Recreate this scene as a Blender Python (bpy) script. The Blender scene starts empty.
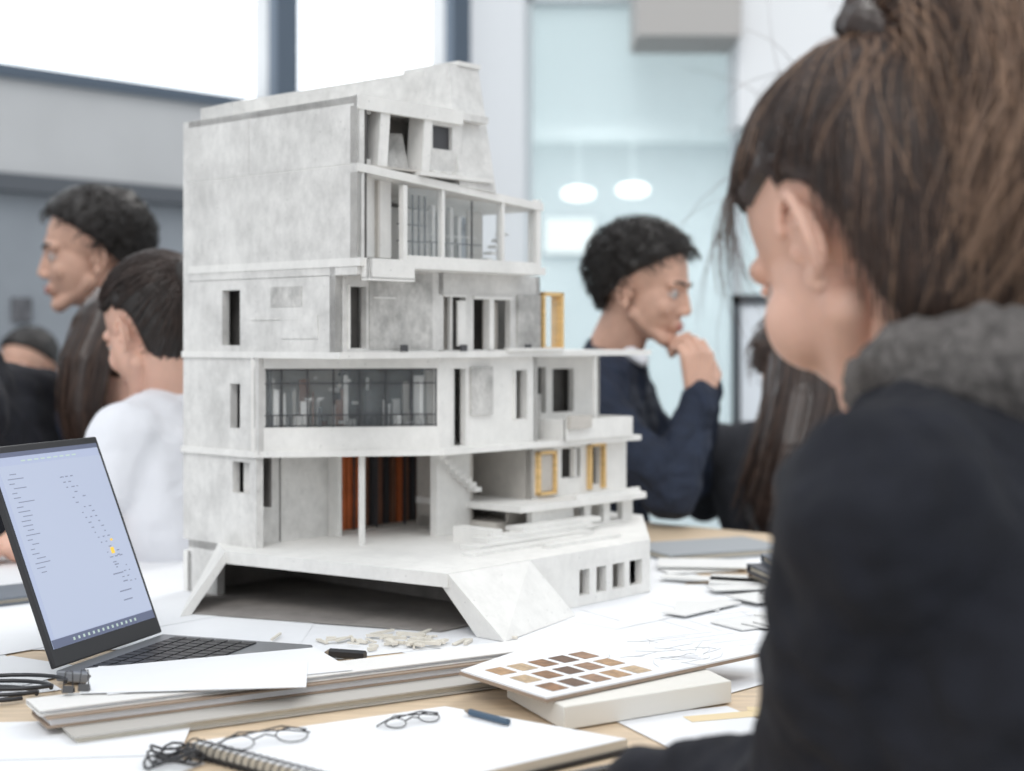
import bpy, bmesh, math, random
from mathutils import Vector as V, Matrix as M, noise
random.seed(7)
SC=bpy.context.scene
TZ=0.76
# ---------------------------------------------------------------- materials
MC={}
def mat(name,col,rough=.6,var=0.,scale=12,bump=0.,bscale=60,metal=0.,emit=None,es=1.,sss=0.,alpha=1.,trans=0.,col2=None,detail=6,sheen=0.,stretch=None,bdist=.002,fold=0.,fscale=14):
    if name in MC: return MC[name]
    m=bpy.data.materials.new(name); m.use_nodes=True; nt=m.node_tree; b=nt.nodes['Principled BSDF']
    c=(*col,1)
    b.inputs['Base Color'].default_value=c; b.inputs['Roughness'].default_value=rough; b.inputs['Metallic'].default_value=metal
    tc=nt.nodes.new('ShaderNodeTexCoord'); src=tc.outputs['Object']
    if stretch:
        mp=nt.nodes.new('ShaderNodeMapping'); mp.inputs['Scale'].default_value=stretch
        nt.links.new(src,mp.inputs[0]); src=mp.outputs[0]
    if var or col2:
        n=nt.nodes.new('ShaderNodeTexNoise'); n.inputs['Scale'].default_value=scale; n.inputs['Detail'].default_value=detail; n.inputs['Roughness'].default_value=.65
        nt.links.new(src,n.inputs['Vector'])
        r=nt.nodes.new('ShaderNodeValToRGB'); r.color_ramp.elements[0].position=.32; r.color_ramp.elements[1].position=.68
        if col2: a,z=(*col2,1),c
        else: a=tuple(x*(1-var) for x in col)+(1,); z=tuple(min(1,x*(1+var*.6)) for x in col)+(1,)
        r.color_ramp.elements[0].color=a; r.color_ramp.elements[1].color=z
        nt.links.new(n.outputs['Fac'],r.inputs[0]); nt.links.new(r.outputs[0],b.inputs['Base Color'])
    nrm=None
    if fold:
        n3=nt.nodes.new('ShaderNodeTexNoise'); n3.inputs['Scale'].default_value=fscale; n3.inputs['Detail'].default_value=1.5; n3.inputs['Distortion'].default_value=1.4
        nt.links.new(src,n3.inputs['Vector'])
        b3=nt.nodes.new('ShaderNodeBump'); b3.inputs['Strength'].default_value=fold; b3.inputs['Distance'].default_value=.03
        nt.links.new(n3.outputs['Fac'],b3.inputs['Height']); nt.links.new(b3.outputs[0],b.inputs['Normal']); nrm=b3
    if bump:
        n2=nt.nodes.new('ShaderNodeTexNoise'); n2.inputs['Scale'].default_value=bscale; n2.inputs['Detail'].default_value=5
        nt.links.new(src,n2.inputs['Vector'])
        bp=nt.nodes.new('ShaderNodeBump'); bp.inputs['Strength'].default_value=bump; bp.inputs['Distance'].default_value=bdist
        if nrm: nt.links.new(nrm.outputs[0],bp.inputs['Normal'])
        nt.links.new(n2.outputs['Fac'],bp.inputs['Height']); nt.links.new(bp.outputs[0],b.inputs['Normal'])
    if emit:
        b.inputs['Emission Color'].default_value=(*emit,1); b.inputs['Emission Strength'].default_value=es
    if sss:
        b.inputs['Subsurface Weight'].default_value=sss; b.inputs['Subsurface Radius'].default_value=(.01,.004,.002); b.inputs['Subsurface Scale'].default_value=1
    if alpha<1: b.inputs['Alpha'].default_value=alpha
    if trans: b.inputs['Transmission Weight'].default_value=trans
    if sheen: b.inputs['Sheen Weight'].default_value=sheen
    MC[name]=m; return m
def concrete(name,base,contrast=.16):
    m=bpy.data.materials.new(name); m.use_nodes=True; nt=m.node_tree; b=nt.nodes['Principled BSDF']; b.inputs['Roughness'].default_value=.85
    L=nt.links.new; N=nt.nodes.new
    tc=N('ShaderNodeTexCoord')
    n1=N('ShaderNodeTexNoise'); n1.inputs['Scale'].default_value=14; n1.inputs['Detail'].default_value=10; n1.inputs['Roughness'].default_value=.72
    n2=N('ShaderNodeTexNoise'); n2.inputs['Scale'].default_value=90; n2.inputs['Detail'].default_value=8; n2.inputs['Roughness'].default_value=.75
    mp=N('ShaderNodeMapping'); mp.inputs['Scale'].default_value=(1,1,.5)
    L(tc.outputs['Object'],mp.inputs[0]); L(tc.outputs['Object'],n1.inputs['Vector']); L(mp.outputs[0],n2.inputs['Vector'])
    vo=N('ShaderNodeTexVoronoi'); vo.inputs['Scale'].default_value=80; L(tc.outputs['Object'],vo.inputs['Vector'])
    pit=N('ShaderNodeMapRange'); pit.inputs['From Min'].default_value=.03; pit.inputs['From Max'].default_value=.10; pit.inputs['To Min'].default_value=.62; L(vo.outputs['Distance'],pit.inputs[0])
    m1=N('ShaderNodeMapRange'); m1.inputs['From Min'].default_value=.36; m1.inputs['From Max'].default_value=.6; m1.inputs['To Min'].default_value=1-contrast; m1.inputs['To Max'].default_value=1+contrast*.3; L(n1.outputs['Fac'],m1.inputs[0])
    m2=N('ShaderNodeMapRange'); m2.inputs['From Min'].default_value=.3; m2.inputs['From Max'].default_value=.7; m2.inputs['To Min'].default_value=1-contrast*.6; m2.inputs['To Max'].default_value=1+contrast*.35; L(n2.outputs['Fac'],m2.inputs[0])
    a=N('ShaderNodeMath'); a.operation='MULTIPLY'; L(m1.outputs[0],a.inputs[0]); L(m2.outputs[0],a.inputs[1])
    a2=N('ShaderNodeMath'); a2.operation='MULTIPLY'; L(a.outputs[0],a2.inputs[0]); L(pit.outputs[0],a2.inputs[1])
    vm=N('ShaderNodeVectorMath'); vm.operation='SCALE'; vm.inputs[0].default_value=base; L(a2.outputs[0],vm.inputs['Scale'])
    L(vm.outputs[0],b.inputs['Base Color'])
    bp=N('ShaderNodeBump'); bp.inputs['Strength'].default_value=.4; bp.inputs['Distance'].default_value=.0012; L(a2.outputs[0],bp.inputs['Height']); L(bp.outputs[0],b.inputs['Normal'])
    MC[name]=m; return m
CONC=concrete('concrete_cast',(.685,.675,.655),.20)
CONR=concrete('concrete_rough',(.55,.54,.52),.40)
WHT=concrete('white_plaster',(.77,.76,.735),.09)
BEI=concrete('interior_plaster',(.54,.51,.47),.12)
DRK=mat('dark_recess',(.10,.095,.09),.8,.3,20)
FRM=mat('dark_frame',(.05,.05,.055),.5)
YEL=mat('yellow_wood',(.74,.50,.22),.5,.25,30,stretch=(1,1,8))
ORG=mat('orange_panel',(.62,.16,.05),.5,.25,25)
BRN=mat('brown_panel',(.22,.10,.06),.6,.3,25)
GLS=mat('clear_glass',(.75,.82,.85),.05,alpha=.09)
GAR=mat('garage_shade',(.26,.24,.225),.9,.3,12)  # shade inside the garage put into a darker colour
PAPER=mat('paper_white',(.79,.80,.82),.8,.03,8)
PAGE=mat('page_edges',(.66,.60,.50),.8,.25,200,stretch=(.02,.02,9))
KRAFT=mat('brown_cover',(.33,.25,.19),.7,.1,20)
BLACK=mat('black_plastic',(.02,.02,.023),.4)
SKIN=mat('skin',(.58,.35,.26),.6,.14,22,.2,260,sss=.08)
SKIN2=mat('skin_light',(.70,.43,.33),.55,.12,18,.2,420,sss=.10)
LIP=mat('lips',(.45,.20,.17),.55)
EYEW=mat('eye_white',(.42,.40,.39),.35)
HAIRD=mat('hair_dark',(.016,.012,.010),.5,.3,60)
HAIRB=mat('hair_brown',(.038,.023,.018),.38,.4,40)
HAIRM=mat('hair_mid_brown',(.10,.058,.040),.38,.4,40)
HAIRL=mat('hair_sunlit_brown',(.40,.25,.165),.40,.3,40)  # sunlight on ponytail and loose strands put into a lighter colour
NAVY=mat('navy_cloth',(.008,.009,.015),.95,.3,40,.4,500,fold=.5,fscale=9)
NAVY2=mat('navy_jacket',(.011,.018,.038),.85,.3,30,.3,200,fold=.8,fscale=11)
WTEE=mat('white_tshirt',(.74,.75,.79),.9,.04,10,.2,40,fold=.35,fscale=6)
GREYF=mat('grey_hood_lining',(.15,.137,.13),.95,.55,150,.9,420,bdist=.004)
TROU=mat('dark_trousers',(.03,.032,.04),.9,.2,30)
METAL=mat('steel',(.45,.45,.47),.35,metal=1)
# ---------------------------------------------------------------- helpers
def finish(bm,name,m,parent=None,smooth=False,mods=None,mw=None,bevel=0):
    bmesh.ops.recalc_face_normals(bm,faces=bm.faces)
    me=bpy.data.meshes.new(name); bm.to_mesh(me); bm.free()
    ms=m if isinstance(m,list) else [m]
    for x in ms: me.materials.append(x)
    if smooth:
        for p in me.polygons: p.use_smooth=True
    ob=bpy.data.objects.new(name,me); SC.collection.objects.link(ob)
    if mw is not None: ob.matrix_world=mw
    if parent:
        ob.parent=parent
    if bevel:
        b=ob.modifiers.new('b','BEVEL'); b.width=bevel; b.segments=2; b.limit_method='ANGLE'
    return ob
def empty(name,mw=None):
    e=bpy.data.objects.new(name,None); e.empty_display_size=.05; SC.collection.objects.link(e)
    if mw is not None: e.matrix_world=mw
    return e
def prism(bm,pts,z0,z1,ztops=None,zbots=None):
    n=len(pts)
    lo=[bm.verts.new((p[0],p[1],zbots[i] if zbots else z0)) for i,p in enumerate(pts)]
    hi=[bm.verts.new((p[0],p[1],ztops[i] if ztops else z1)) for i,p in enumerate(pts)]
    bm.faces.new(lo[::-1]); bm.faces.new(hi)
    for i in range(n): bm.faces.new((lo[i],lo[(i+1)%n],hi[(i+1)%n],hi[i]))
def box(bm,x0,x1,y0,y1,z0,z1): prism(bm,[(x0,y0),(x1,y0),(x1,y1),(x0,y1)],z0,z1)
def hexa(bm,b,t):
    lo=[bm.verts.new(p) for p in b]; hi=[bm.verts.new(p) for p in t]; n=len(b)
    bm.faces.new(lo[::-1]); bm.faces.new(hi)
    for i in range(n): bm.faces.new((lo[i],lo[(i+1)%n],hi[(i+1)%n],hi[i]))
def wallh(bm,p0,p1,th,z0,z1,holes=()):
    """wall from p0 to p1, thickness to the left of travel, rectangular openings (t0,t1,za,zb)"""
    p0=V(p0);p1=V(p1);L=(p1-p0).length;d=(p1-p0)/L;n=V((-d.y,d.x))*th
    ts=sorted({0,L,*[h[0] for h in holes],*[h[1] for h in holes]}); zs=sorted({z0,z1,*[h[2] for h in holes],*[h[3] for h in holes]})
    for i in range(len(ts)-1):
        tm=(ts[i]+ts[i+1])/2
        run=None
        for j in range(len(zs)-1):
            zm=(zs[j]+zs[j+1])/2
            hole=any(h[0]<tm<h[1] and h[2]<zm<h[3] for h in holes)
            if not hole:
                run=(run[0],zs[j+1]) if run else (zs[j],zs[j+1])
            if (hole or j==len(zs)-2) and run:
                a=p0+d*ts[i];b=p0+d*ts[i+1]
                prism(bm,[a,b,b+n,a+n],run[0],run[1]); run=None
def sph(bm,c,r,seg=18,rot=None):
    if not hasattr(r,'__len__'): r=(r,r,r)
    m=M.Translation(V(c))@(rot.to_4x4() if rot else M.Identity(4))@M.Diagonal((*r,1))
    bmesh.ops.create_uvsphere(bm,u_segments=seg,v_segments=max(8,seg*2//3),radius=1,matrix=m)
def cap(bm,a,b,ra,rb,seg=16):
    a=V(a);b=V(b);sph(bm,a,ra,seg);sph(bm,b,rb,seg);d=b-a
    if d.length<1e-5:return
    q=d.to_track_quat('Z','Y').to_matrix().to_4x4()
    bmesh.ops.create_cone(bm,cap_ends=True,segments=seg,radius1=ra,radius2=rb,depth=d.length,matrix=M.Translation((a+b)/2)@q)
def blob(bm,name,m,parent,vox=.006,sm=4,mw=None,disp=0,dsize=.08):
    ob=finish(bm,name,m,parent,True,mw=mw)
    r=ob.modifiers.new('r','REMESH'); r.mode='VOXEL'; r.voxel_size=vox; r.use_smooth_shade=True
    s=ob.modifiers.new('s','SMOOTH'); s.factor=.5; s.iterations=sm
    if disp:
        t=bpy.data.textures.new(name+'_folds','CLOUDS'); t.noise_scale=dsize; t.noise_depth=2
        d=ob.modifiers.new('d','DISPLACE'); d.texture=t; d.strength=disp; d.mid_level=.5
        d.texture_coords='LOCAL'
    return ob
def tube(name,polys,r,m,parent=None,res=1,cyclic=False,taper=None,mw=None,kind='POLY'):
    cu=bpy.data.curves.new(name,'CURVE'); cu.dimensions='3D'; cu.bevel_depth=r; cu.bevel_resolution=res; cu.use_fill_caps=True
    for p in polys:
        s=cu.splines.new(kind); s.points.add(len(p)-1)
        for i,q in enumerate(p):
            s.points[i].co=(*q,1)
            if taper: s.points[i].radius=taper(i/(len(p)-1))
        s.use_cyclic_u=cyclic
    cu.materials.append(m)
    ob=bpy.data.objects.new(name,cu); SC.collection.objects.link(ob)
    if mw is not None: ob.matrix_world=mw
    if parent: ob.parent=parent
    return ob
# ---------------------------------------------------------------- camera / world / light
cam=bpy.data.cameras.new('camera'); co=bpy.data.objects.new('camera',cam); SC.collection.objects.link(co); SC.camera=co
co.location=(0,0,1.10); co.rotation_euler=(math.pi/2,0,0)
cam.sensor_width=36; cam.lens=52.73; cam.shift_y=-.0444; cam.clip_start=.05
cam.dof.use_dof=True; cam.dof.focus_distance=1.54; cam.dof.aperture_fstop=3.8
w=bpy.data.worlds.new('daylight'); SC.world=w; w.use_nodes=True
w.node_tree.nodes['Background'].inputs[0].default_value=(.91,.955,1,1); w.node_tree.nodes['Background'].inputs[1].default_value=1.0
SC.view_settings.view_transform='Standard'; SC.view_settings.look='None'; SC.view_settings.exposure=.06
def sun(name,d,e,ang,col):
    l=bpy.data.lights.new(name,'SUN'); l.energy=e; l.angle=math.radians(ang); l.color=col
    o=bpy.data.objects.new(name,l); SC.collection.objects.link(o); o.rotation_euler=V(d).to_track_quat('-Z','Y').to_euler(); return o
sun('sun',(.10,.75,-.8),1.1,30,(1,.985,.965))
sun('window_sun',(-.35,-.75,-.75),.9,20,(1,.97,.93))
def area(name,loc,d,sx,sy,e,col):
    l=bpy.data.lights.new(name,'AREA'); l.shape='RECTANGLE'; l.size=sx; l.size_y=sy; l.energy=e; l.color=col
    o=bpy.data.objects.new(name,l); SC.collection.objects.link(o); o.location=loc; o.rotation_euler=V(d).to_track_quat('-Z','Y').to_euler(); return o
area('corridor_fill',(1.2,10,2.7),(0,0,-1),4,4,120,(.92,.98,1))  # fill lamp added to brighten the corridor, stands for no fixture
# ---------------------------------------------------------------- room
ROOM_D=V((.686,.728))
bm=bmesh.new(); box(bm,-9,9,-3,14,-.05,0); finish(bm,'floor',mat('floor_grey',(.33,.34,.35),.5,.1,3))
WL=mat('wall_light',(.56,.565,.57),.8,.06,2); WB=mat('wall_bluegrey',(.30,.325,.355),.7,.18,1.2)
o0=V((-1.72,5.04))
def wp(t,off=0): 
    p=o0+ROOM_D*t+V((-ROOM_D.y,ROOM_D.x))*off; return (p.x,p.y)
bm=bmesh.new(); wallh(bm,wp(-5),wp(2.45),.2,1.66,3.6,[(.6,6.12,2.0,3.3),(6.23,7.08,2.0,3.3)]); finish(bm,'wall_left',WL)
bm=bmesh.new(); wallh(bm,wp(-5),wp(2.45),.2,0,1.60); finish(bm,'wall_left_lower',WB)
bm=bmesh.new(); prism(bm,[wp(-5,-.05),wp(2.4,-.05),wp(2.4,.2),wp(-5,.2)],1.60,1.66); finish(bm,'trim_1',mat('trim_dark',(.10,.11,.125),.5))
FB=mat('window_frame_blue',(.09,.12,.16),.5)
DAY=mat('window_daylight_glass',(.9,.95,1),.1,emit=(.93,.97,1),es=1.5)
for k,(t0,t1) in enumerate([(-4.4,1.12),(1.23,2.08)]):
    e=empty('window_%d'%(k+1))
    bm=bmesh.new()
    prism(bm,[wp(t0,-.02),wp(t1,-.02),wp(t1,.08),wp(t0,.08)],1.985,2.03)
    prism(bm,[wp(t0,-.02),wp(t1,-.02),wp(t1,.08),wp(t0,.08)],3.25,3.3)
    for t in ([t0,-1.6,t1] if k==0 else [t1]):
        prism(bm,[wp(t-.0,-.05),wp(t+.11,-.05),wp(t+.11,.1),wp(t-.0,.1)],1.985,3.3)
    finish(bm,'frame',FB,e)
    bm=bmesh.new(); prism(bm,[wp(t0,.09),wp(t1,.09),wp(t1,.1),wp(t0,.1)],2.0,3.3); finish(bm,'glass',DAY,e)
bm=bmesh.new(); box(bm,-.2,.06,6.6,6.9,0,3.6); finish(bm,'column',mat('column_white',(.75,.77,.79),.8),bevel=.01)
e=empty('poster'); bm=bmesh.new()
for t,z,s in ((.04,1.16,.07),(-.35,1.2,.1)): prism(bm,[wp(t,-.012),wp(t+s,-.012),wp(t+s,-.001),wp(t,-.001)],z,z+s*1.2)
finish(bm,'print',mat('poster_dark',(.12,.12,.13),.6,.5,20),e)
# corridor behind glass partition
bm=bmesh.new(); box(bm,-1.5,7,12.6,12.7,0,3.6); finish(bm,'wall_back',mat('wall_back',(.66,.70,.71),.8,.2,.6))
bm=bmesh.new(); box(bm,.0,7,7.2,12.6,2.75,2.85); finish(bm,'ceiling',mat('ceiling_paint_glow',(.85,.9,.9),.8,emit=(.75,.88,.9),es=.25))  # ceiling paint given a faint glow to brighten the corridor
GLT=mat('partition_glass',(.72,.86,.88),.08,alpha=.30)
e=empty('glass_partition')
bm=bmesh.new(); box(bm,.07,1.9,6.7,6.72,.1,2.62); finish(bm,'glass_pane',GLT,e)
bm=bmesh.new()
for x in (.07,1.0,1.86): box(bm,x-.02,x+.02,6.66,6.76,0,2.65)
box(bm,.07,1.9,6.66,6.76,2.6,2.66); finish(bm,'frame',mat('frame_light',(.6,.65,.67),.5),e)
bm=bmesh.new(); box(bm,.52,.95,6.2,6.6,2.36,3.6); finish(bm,'trim_2',mat('bulkhead_beige',(.46,.44,.42),.8))
bm=bmesh.new(); box(bm,.95,2.2,6.3,6.6,2.0,3.6); finish(bm,'wall_right',mat('wall_right_white',(.82,.83,.84),.8))
LAMP=mat('lamp_glow',(1,1,1),.5,emit=(1,1,1),es=2.6)
for x,z in ((.53,2.27),(.968,2.30)):
    e=empty('ceiling_lamp')
    bm=bmesh.new(); sph(bm,(x,12,z),(.13,.13,.055),24); finish(bm,'diffuser',LAMP,e,True)
    bm=bmesh.new(); cap(bm,(x,12,z+.05),(x,12,2.76),.003,.003,8); finish(bm,'stem',MC['ceiling_paint_glow'],e,True)
e=empty('window_3')  # bright notice board on the back wall, not a window
bm=bmesh.new(); box(bm,.27,.70,12.5,12.56,1.82,2.12); finish(bm,'pane',mat('board_white_glow',(.85,.86,.83),.7,emit=(.9,.92,.88),es=.3),e,bevel=.01)  # white board face with a faint glow added
bm=bmesh.new(); box(bm,.25,.72,12.56,12.6,1.80,2.14); finish(bm,'frame',WB,e)
e=empty('display_board')
bm=bmesh.new(); box(bm,.70,1.05,4.6,4.63,.85,1.21); finish(bm,'panel',mat('display_white',(.74,.78,.82),.6),e)
bm=bmesh.new()
for a,b,c,d in ((.68,.70,.83,1.24),(1.05,1.07,.83,1.24),(.68,1.07,1.21,1.24),(.68,1.07,.83,.85),(.70,.72,0,.84),(1.03,1.05,0,.84)): box(bm,a,b,4.59,4.64,c,d)
finish(bm,'frame',mat('display_frame',(.06,.07,.08),.5),e)
def stool(x,y,h=.46):
    e=empty('stool'); bm=bmesh.new()
    bmesh.ops.create_cone(bm,cap_ends=True,segments=32,radius1=.17,radius2=.18,depth=.035,matrix=M.Translation((x,y,h-.0175))); finish(bm,'seat',KRAFT,e,bevel=.008)
    bm=bmesh.new()
    for i in range(4):
        a=i*math.pi/2+.785; cap(bm,(x+.11*math.cos(a),y+.11*math.sin(a),h-.04),(x+.19*math.cos(a),y+.19*math.sin(a),.013),.012,.012,10)
    finish(bm,'legs',METAL,e,True)
    pts=[(x+.15*math.cos(t/12*math.pi),y+.15*math.sin(t/12*math.pi),.2) for t in range(24)]
    tube('foot_ring',[pts],.008,METAL,e,cyclic=True)
# ---------------------------------------------------------------- table
E=V((.64,.77)).normalized(); NN=V((-E.y,E.x)); T0=V((.27,.84))
def tp(e_,n_): p=T0+E*e_+NN*n_; return (p.x,p.y)
e=empty('worktable')
bm=bmesh.new(); prism(bm,[tp(-.5,.06),tp(1.5,.06),tp(1.5,1.45),tp(-.5,1.45)],TZ-.03,TZ)
finish(bm,'top',mat('table_wood',(.64,.50,.35),.5,.2,9,.1,60,stretch=(1,7,1)),e,bevel=.003)
bm=bmesh.new()
for a,b in ((-.4,.16),(1.4,.16),(-.4,1.35),(1.4,1.35)):
    p=tp(a,b); box(bm,p[0]-.025,p[0]+.025,p[1]-.025,p[1]+.025,0,TZ-.03)
finish(bm,'legs',METAL,e)
# ---------------------------------------------------------------- architectural model
ang=math.atan2(.751,.66)
AM=empty('architectural_model',M.Translation((-.186,1.80,TZ+.002))@M.Rotation(ang,4,'Z'))
B={k:bmesh.new() for k in ('conc','rough','wht','bei','dark','frm','yel','org','brn','gls','gar')}
z_=lambda z:z-TZ
def W(k,p0,p1,th,z0,z1,holes=()): wallh(B[k],p0,p1,th,z_(z0),z_(z1),[(h[0],h[1],z_(h[2]),z_(h[3])) for h in holes])
def X(k,a,b,c,d,z0,z1): box(B[k],a,b,c,d,z_(z0),z_(z1))
def P(k,pts,z0,z1,zt=None,zb=None): prism(B[k],pts,z_(z0),z_(z1),[z_(q) for q in zt] if zt else None,[z_(q) for q in zb] if zb else None)
G=.0007
AB=.332   # depth of the tower block
def LW(a0,a1,z0,z1,holes=(),k='conc',off=0):
    W(k,(off,a1),(off,a0),.012,z0,z1,[(a1-h[1],a1-h[0],h[2],h[3]) for h in holes])
LW(0,.205-G,1.31+G,1.392); LW(.205,AB,1.31+G,1.392)
LW(0,AB,1.177,1.31-G,k='conc')
LW(.039,AB,1.083,1.177-G,[(.2224,.2599,1.091,1.163)])
LW(.185,AB,.951,1.083-G,[(.2224,.243,.983,1.041)])
LW(.19,AB,.82,.951-G,[(.203,.238,.899,.940)])
X('conc',.0,.012,.27,AB,.76,.83)
X('wht',-.0015,.0,.095,.20,1.124,1.1245); X('conc',-.0012,0,.07,.14,1.10,1.128); X('rough',-.0008,0,.10,.16,1.14,1.165)
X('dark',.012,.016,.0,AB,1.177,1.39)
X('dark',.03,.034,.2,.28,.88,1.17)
X('conc',0,.39,AB,AB+.012,.83,1.31); X('conc',0,.235,AB,AB+.012,1.31,1.392)
# level 6
P('conc',[(0,0),(.19,0),(.235,.0),(.235,AB),(0,AB)],1.383,1.3915)
X('wht',0,.185,-.001,.006,1.376,1.394)
X('wht',0,.004,.0,.012,1.31,1.38)
X('frm',.006,.034,.018,.020,1.318,1.376); X('bei',.004,.18,.075,.08,1.31,1.383)
for s in (.014,.023): X('wht',s,s+.001,.016,.018,1.318,1.376)
X('wht',.006,.034,.012,.016,1.374,1.378); X('wht',.006,.034,.012,.016,1.312,1.319)
X('bei',.004,.18,.0,.33,1.308,1.3105)
for s0,s1,t0,t1,k in ((.036,.052,.042,.058,'wht'),(.112,.126,.118,.132,'wht')):
    hexa(B[k],[(s0,.002,z_(1.31)),(s1,.002,z_(1.31)),(s1,.03,z_(1.31)),(s0,.03,z_(1.31))],[(t0,.002,z_(1.383)),(t1,.002,z_(1.383)),(t1,.03,z_(1.383)),(t0,.03,z_(1.383))])
hexa(B['rough'],[(.062,.03,z_(1.31)),(.108,.020,z_(1.31)),(.108,.04,z_(1.31)),(.062,.055,z_(1.31))],[(.078,.055,z_(1.360)),(.110,.035,z_(1.360)),(.110,.055,z_(1.360)),(.078,.065,z_(1.360))])
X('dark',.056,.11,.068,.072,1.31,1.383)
W('conc',(.128,.006),(.19,.006),.01,1.305,1.383,[(.008,.044,1.342,1.372)])
X('frm',.136,.172,.012,.014,1.342,1.372)
hexa(B['conc'],[(.176,-.004,z_(1.297)),(.246,-.004,z_(1.292)),(.246,.12,z_(1.30)),(.176,.12,z_(1.30))],[(.196,.036,z_(1.463)),(.254,.036,z_(1.463)),(.254,.12,z_(1.463)),(.196,.12,z_(1.463))])
X('wht',.212,.256,.033,.12,1.461,1.467)
P('conc',[(.02,.262),(.215,.060),(.229,AB),(.02,AB)],1.39,1.45,[1.414,1.462,1.462,1.412])
P('conc',[(.226,.05),(.240,.05),(.240,AB),(.226,AB)],1.30,1.44)
for i in range(3): X('wht',.13+.02*i,.14+.02*i,-.004,.02,1.31,1.313)
X('wht',.10,.235,-.008,.03,1.304,1.309)
# level 5
hexa(B['wht'],[(.0005,-.002,z_(1.301)),(.345,-.002,z_(1.275)),(.345,AB,z_(1.275)),(.0005,AB,z_(1.301))],[(.0005,-.002,z_(1.311)),(.345,-.002,z_(1.285)),(.345,AB,z_(1.285)),(.0005,AB,z_(1.311))])
X('wht',-.001,.345,-.006,AB,1.187,1.197)
X('wht',0,.007,0,.012,1.197,1.30)
for a,b in ((.078,.085),(.147,.152),(.262,.267),(.333,.342)): X('wht',a,b,0,.008,1.197,1.29)
X('wht',.085,.333,-.002,.006,1.197,1.2035)
X('wht',.007,.079,-.014,-.009,1.172,1.196); X('wht',.007,.012,-.014,0,1.172,1.196); X('wht',.079,.084,-.014,.0,1.172,1.196); X('wht',.007,.084,-.014,.0,1.170,1.174)
X('wht',.009,.078,.022,.026,1.20,1.30); X('bei',.05,.053,.016,.022,1.20,1.295)
X('gls',.085,.147,.004,.0045,1.2,1.288); X('gls',.152,.262,.004,.0045,1.2,1.28); X('gls',.267,.333,.004,.0045,1.2,1.277)
for s in (.092,.103,.114,.125,.136): X('frm',s,s+.0018,.02,.022,1.2,1.282)
for z in (1.222,1.243): X('frm',.088,.14,.02,.022,z,z+.0015)
for s in (.206,): X('frm',s,s+.0014,.003,.005,1.203,1.28)
for s in (.165,.190,.215,.240): X('frm',s,s+.0012,.036,.037,1.197,1.225)
X('frm',.155,.26,.036,.037,1.2245,1.226)
for i in range(6): X('wht',.275+i*.008,.285+i*.008,.045,.06,1.197+i*.009,1.201+i*.009)
X('wht',.09,.28,.15,.155,1.197,1.28); X('wht',.18,.186,.05,.056,1.197,1.275); X('wht',.225,.231,.06,.066,1.197,1.275)
X('wht',.155,.26,.045,.047,1.235,1.236)
X('bei',.27,.30,.07,.074,1.2,1.275)
for a in (.012,.07,.15,.24): X('wht',.335,.342,a,a+.006,1.197,1.275)
X('wht',.335,.342,.156,.33,1.197,1.275); X('wht',.335,.342,.012,.33,1.197,1.205)
# level 4
W('conc',(0,.039),(.19,.039),.010,1.083,1.187,[(.022,.052,1.088,1.164)])
W('conc',(.19,.039),(.386,.039),.010,1.083,1.187,[(-.0095+.0,.0423,1.085,1.157),(.058,.133,1.085,1.155)])
X('rough',.056,.168,.0375,.039,1.087,1.183); X('rough',.335,.384,.036,.039,1.086,1.16)
X('wht',.062,.1,.0360,.0378,1.15,1.152)
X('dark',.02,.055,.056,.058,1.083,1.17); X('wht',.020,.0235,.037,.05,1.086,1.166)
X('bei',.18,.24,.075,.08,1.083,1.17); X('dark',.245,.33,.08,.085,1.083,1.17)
X('wht',.19,.2325,.037,.04,1.155,1.158); X('wht',.205,.209,.041,.046,1.085,1.157); X('wht',.277,.286,.036,.048,1.085,1.156); X('bei',.29,.32,.06,.062,1.085,1.15)
X('wht',.246,.325,.035,.05,1.153,1.157); X('wht',.213,.228,.034,.037,1.09,1.15)
X('conc',.376,.386,.039,AB,1.083,1.187)
for a,b,c,d in ((.39,.395,1.083,1.166),(.431,.436,1.083,1.166),(.39,.436,1.161,1.166),(.39,.436,1.083,1.088)): X('yel',a,b,.036,.056,c,d)
X('gls',.396,.431,.045,.0455,1.088,1.16)
P('wht',[(-.003,.20),(-.003,.028),(.637,.028),(.637,.2),(.42,.344),(-.003,.344)],1.075,1.083)
X('wht',.30,.42,.022,.03,1.083,1.087)
for s in (.10,.21,.34): X('frm',s,s+.012,.026,.028,1.0835,1.092)
# level 3
P0=V((-.004,.195));P1=V((.187,.044)); dd=(P1-P0).normalized(); Lb=(P1-P0).length; nn=V((-dd.y,dd.x))
W('wht',P0,P1,.010,.948,.985); W('wht',P0,P1,.010,1.061,1.075)
def q(t,o): p=P0+dd*t+nn*o; return p
W('wht',P0,q(.004,0),.012,.985,1.061); W('wht',q(Lb-.003,0),P1,.012,.985,1.061)
nm=7
for i in range(nm+1):
    t=.004+(Lb-.009)*i/nm; W('frm',q(t,.001),q(t+.0020,.001),.003,.985,1.061)
for z in (.986,1.0,1.041,1.059): W('frm',q(.004,.001),q(Lb-.004,.001),.002,z,z+.0016)
for i in range(28):
    t=.008+(Lb-.016)*i/28; W('frm',q(t,.003),q(t+.0008,.003),.001,.986,1.0)
W('gls',q(.006,.006),q(Lb-.006,.006),.0004,.985,1.06)
for i in range(60):
    t=random.uniform(.010,Lb-.02); o=random.uniform(.012,.07); h=random.uniform(.0,.07); wd=random.uniform(.001,.014)
    W(random.choice(['wht','wht','wht','frm','brn','conc','bei']),q(t,o),q(t+wd,o),random.uniform(.002,.01),.955 if random.random()<.6 else .985+h-.004,.985+h)
W('bei',q(.02,.12),q(Lb*.5,.12),.004,.955,1.073); W('dark',q(Lb*.5,.12),q(Lb+.02,.10),.004,.955,1.073)
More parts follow.
